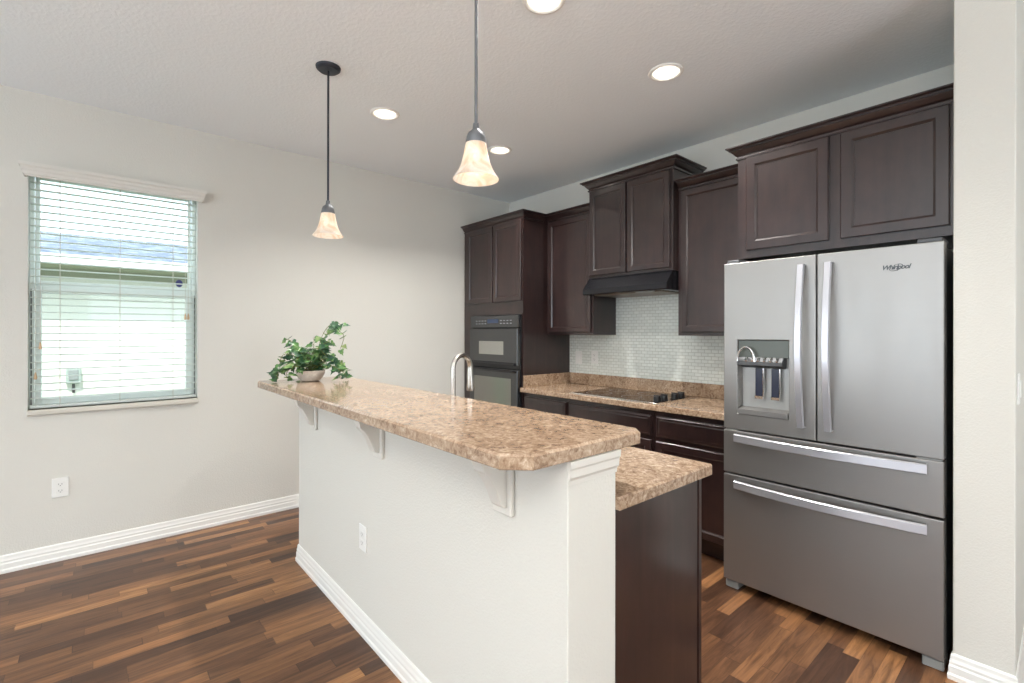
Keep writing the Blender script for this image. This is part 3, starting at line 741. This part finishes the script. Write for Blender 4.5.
sk = thing('sink', ((SX0+SX1)/2, (SY0+SY1)/2, .72), 'stainless steel sink sunk in the island worktop behind the bar', 'sink')
bm = bmesh.new()
loops = [(-.016, .9165), (-.014, .9195), (0.004, .9195), (.006, .912), (.012, .76), (.03, .735), (.14, .73)]
rs = []
for o_, z in loops: rs.append([bm.verts.new(p) for p in ((SX0+o_, SY0+o_, z), (SX1-o_, SY0+o_, z), (SX1-o_, SY1-o_, z), (SX0+o_, SY1-o_, z))])
for a, b in zip(rs, rs[1:]):
    for i in range(4): bm.faces.new((a[i], a[(i+1) % 4], b[(i+1) % 4], b[i]))
bm.faces.new(rs[-1])
obj('basin', bm, M['nickel'], sk)
# faucet
fxy = (2.098, -2.142)
fa = thing('kitchen_faucet', (fxy[0], fxy[1], .916), 'brushed nickel gooseneck faucet rising behind the bar top', 'faucet')
obj('base', lathe(bmesh.new(), [(0, 0), (.030, 0), (.030, .006), (.024, .012), (.020, .06), (.017, .075), (0, .075)], (fxy[0], fxy[1], .916), 28), M['nickel'], fa, True)
R_ = .064; zt = 1.216
pts = [(fxy[0], fxy[1], .98), (fxy[0], fxy[1], 1.08), (fxy[0], fxy[1], 1.16)]
dirx, diry = -.26, .966
for i in range(0, 19):
    a = math.pi*i/18*1.04; s_ = R_*(1-math.cos(a)); pts.append((fxy[0]+dirx*s_, fxy[1]+diry*s_, zt+R_*math.sin(a)))
obj('gooseneck', tube(bmesh.new(), pts, .0125, 16), M['nickel'], fa, True)
e = pts[-1]
bm = tube(bmesh.new(), [(e[0], e[1], e[2]+.004), (e[0], e[1], e[2]-.02), (e[0]-.001, e[1]+.002, e[2]-.055), (e[0]-.002, e[1]+.004, e[2]-.095), (e[0]-.002, e[1]+.004, e[2]-.108)], [.0135, .015, .017, .020, .0185], 18)
obj('spray_head', bm, M['nickel'], fa, True)
bm = tube(bmesh.new(), [(fxy[0]+.018, fxy[1], .965), (fxy[0]+.055, fxy[1]+.01, .985), (fxy[0]+.09, fxy[1]+.015, 1.0)], [.008, .006, .005], 10)
obj('lever', bm, M['nickel'], fa, True)

# bar top
ZB = 1.094
BX0, BX1, BYF, BYB = .775, 3.172, -2.688, -2.156; cl = .060
outline = [(BX0+.018, BYF), (BX1-cl, BYF), (BX1, BYF+cl), (BX1, BYB-.030), (BX1-.030, BYB), (BX0+.03, BYB), (BX0, BYB-.03), (BX0, BYF+.018)]
bm = bmesh.new(); prism(bm, outline, 'z', ZB-.040, ZB)
es = [e for e in bm.edges if all(v.co.z > ZB-.001 for v in e.verts)]
bmesh.ops.bevel(bm, geom=es, offset=.006, segments=1, affect='EDGES')
es = [e for e in bm.edges if all(v.co.z < ZB-.039 for v in e.verts)]
bmesh.ops.bevel(bm, geom=es, offset=.003, segments=1, affect='EDGES')
solo('bar_countertop', bm, M['laminate'], 'raised tan laminate bar top with clipped corners on the half wall', 'countertop')
# corbels
def corbel(xr, label):
    xc = xr-.045; t = thing('corbel', (xc, KY0, .85), label, 'bracket', 'white scrolled corbels under the bar overhang')
    obj('back_plate', B(xc-.043, xc+.043, KY0-.018, KY0, .848, 1.053, bev=.004), M['soft_white'], t)
    y0 = KY0-.018
    prof = [(y0, 1.052), (y0-.128, 1.052), (y0-.128, 1.040)]
    for i in range(9):       # upper convex
        a = math.pi/2*i/8; prof.append((y0-.122+.040*math.sin(a)*.9, 1.034-.040*(1-math.cos(a))))
    prof.append((y0-.080, .985))
    for i in range(1, 9):    # long concave sweep
        s = i/8; prof.append((y0-.080+.058*s**.75, .985-.100*s**1.15))
    prof += [(y0-.014, .876), (y0, .872)]
    obj('bracket', prism(bmesh.new(), prof, 'x', xc-.026, xc+.026, bev=.002), M['soft_white'], t)
corbel(2.956, 'white corbel closest to the clipped bar end by the lower worktop')
corbel(2.112, 'white corbel in the middle, above and right of the half wall outlet')
corbel(1.292, 'white corbel at the far window end of the bar, under the plant')

# ------------------------------------------------------------------ ivy in a bowl
pc = Vector((.985, -2.44, ZB))
pl = thing('potted_ivy', pc, 'trailing green ivy in a low stone-coloured bowl on the bar end', 'plant')
obj('bowl', lathe(bmesh.new(), [(0, .002), (.050, .002), (.058, .006), (.074, .026), (.083, .048), (.085, .066), (.079, .067), (.076, .050), (.05, .045), (0, .045)], pc, 36, (1.0, 1.0)), M['bowl'], pl, True)
obj('moss', lathe(bmesh.new(), [(.0775, .055), (.05, .065), (0, .07)], pc, 24, cap=False), M['soil'], pl, True)
stems = bmesh.new(); leaves = bmesh.new()
IVY = [(0, 0), (.16, -.10), (.42, -.16), (.52, .10), (.40, .22), (.30, .30), (.30, .52), (.12, .62), (0, 1.0)]
def leaf(p, d, nrm, s):
    d = d.normalized(); side = d.cross(nrm)
    if side.length < .05: side = d.cross(Vector((1, 0, 0)))
    side.normalize(); nn = side.cross(d).normalized()
    pts = [(x, y) for x, y in IVY]+[(-x, y) for x, y in IVY[-2:0:-1]]
    c = leaves.verts.new(p+d*s*.30-nn*s*.04)
    vs = [leaves.verts.new(p+side*x*s+d*y*s+nn*(s*(.18*abs(x)-.10*y*y))) for x, y in pts]
    for i in range(len(vs)): leaves.faces.new((c, vs[i], vs[(i+1) % len(vs)]))
# camera-facing frame of the arrangement is only its long axis: a = along the bar's width of foliage, b = depth
ax = Vector((.62, .78, 0)).normalized(); bx_ = Vector((.78, -.62, 0)).normalized()
def L(a, b, z): return pc+ax*a+bx_*b+Vector((0, 0, z))
rnd = random.Random(11)
vines = [
 [(0, 0, .07), (-.05, .02, .15), (-.10, .03, .20), (-.145, .02, .215)],
 [(-.02, 0, .07), (-.07, .04, .13), (-.13, .05, .145), (-.165, .04, .12), (-.175, .03, .06)],
 [(-.02, .02, .07), (-.08, .07, .10), (-.13, .08, .09), (-.17, .07, .045), (-.168, .06, .02)],
 [(0, .03, .07), (-.05, .09, .09), (-.09, .11, .07), (-.10, .11, .03)],
 [(.02, 0, .07), (.05, .0, .17), (.09, .0, .235), (.15, .0, .25), (.185, .0, .225), (.165, .0, .17)],
 [(.01, -.02, .07), (.04, -.04, .20), (.08, -.03, .265), (.125, -.03, .29), (.165, -.02, .28)],
 [(.02, .02, .07), (.08, .03, .12), (.13, .03, .11), (.17, .03, .07), (.175, .04, .03)],
 [(.02, .02, .07), (.09, .05, .10), (.15, .06, .085), (.20, .07, .06), (.215, .06, .03)],
 [(.0, -.02, .07), (.0, -.05, .16), (.0, -.06, .22)],
 [(.0, .02, .07), (.03, .05, .15), (.06, .05, .17), (.10, .06, .14)],
 [(.0, -.02, .07), (-.06, -.08, .12), (-.1, -.12, .09), (-.11, -.14, .03)],
 [(.02, -.03, .07), (.08, -.10, .13), (.12, -.13, .10), (.14, -.14, .04)],
 [(-.02, .0, .07), (-.04, .03, .14), (-.06, .05, .17)],
 [(.02, .0, .07), (.05, .02, .13), (.08, .02, .19), (.11, .01, .20)],
]
def cr(p, t):
    n = len(p)-1; i = min(int(t*n), n-1); f = t*n-i
    P = [Vector(p[max(0, min(n, k))]) for k in (i-1, i, i+1, i+2)]
    return .5*((2*P[1])+(-P[0]+P[2])*f+(2*P[0]-5*P[1]+4*P[2]-P[3])*f*f+(-P[0]+3*P[1]-3*P[2]+P[3])*f**3)
vines = [[(q[0]*(1.10 if q[0] > 0 else .97), q[1]*1.05, .07+(q[2]-.07)*(1.30 if q[2] > .07 else 1)) for q in v] for v in vines]
for vi, v in enumerate(vines):
    ptsv = [cr(v, i/12) for i in range(13)]
    w = [L(*q) for q in ptsv]
    tube(stems, w, .0018, 5)
    nl = 10 if len(v) > 3 else 6
    for k in range(nl):
        t_ = .22+.78*k/(nl-1); q = L(*cr(v, t_))
        out = Vector((rnd.uniform(-1, 1), rnd.uniform(-1, 1), rnd.uniform(-.75, .35)))
        out = (out+ax*(.5 if ptsv[-1].x > 0 else -.5)*rnd.random()).normalized()
        nrm = (Vector((.5, -.55, .75))+Vector((rnd.uniform(-.5, .5), rnd.uniform(-.5, .5), rnd.uniform(-.4, .4)))).normalized()
        s = rnd.uniform(.042, .066) if t_ < .9 else rnd.uniform(.034, .046)
        e = q+out*.014
        if (e+out*s).z < ZB+.004: out.z = abs(out.z)*.2; e.z = max(e.z, ZB+.012)
        tube(stems, [q, e], .001, 4); leaf(e, out, nrm, s)
for k in range(84):      # dense centre
    a = rnd.uniform(0, 2*math.pi); r = rnd.uniform(.02, .115)
    q = pc+Vector((r*math.cos(a), r*math.sin(a), rnd.uniform(.065, .20)))
    out = Vector((math.cos(a), math.sin(a), rnd.uniform(-.4, .4))); nrm = Vector((math.cos(a)*.5+.3, math.sin(a)*.5-.3, .7)).normalized()
    tube(stems, [pc+Vector((0, 0, .06)), pc+(q-pc)*.5+Vector((0, 0, .04)), q], .001, 4); leaf(q, out, nrm, rnd.uniform(.040, .060))
for bm_ in (leaves, stems):
    for v in bm_.verts:
        if v.co.z < ZB+.003: v.co.z = ZB+.003+(ZB+.003-v.co.z)*.05
def finish_open(name, bm, mat, parent):
    o = obj(name, bm, mat, parent); return o
finish_open('stems', stems, M['stem'], pl); finish_open('leaves', leaves, M['leaf'], pl)
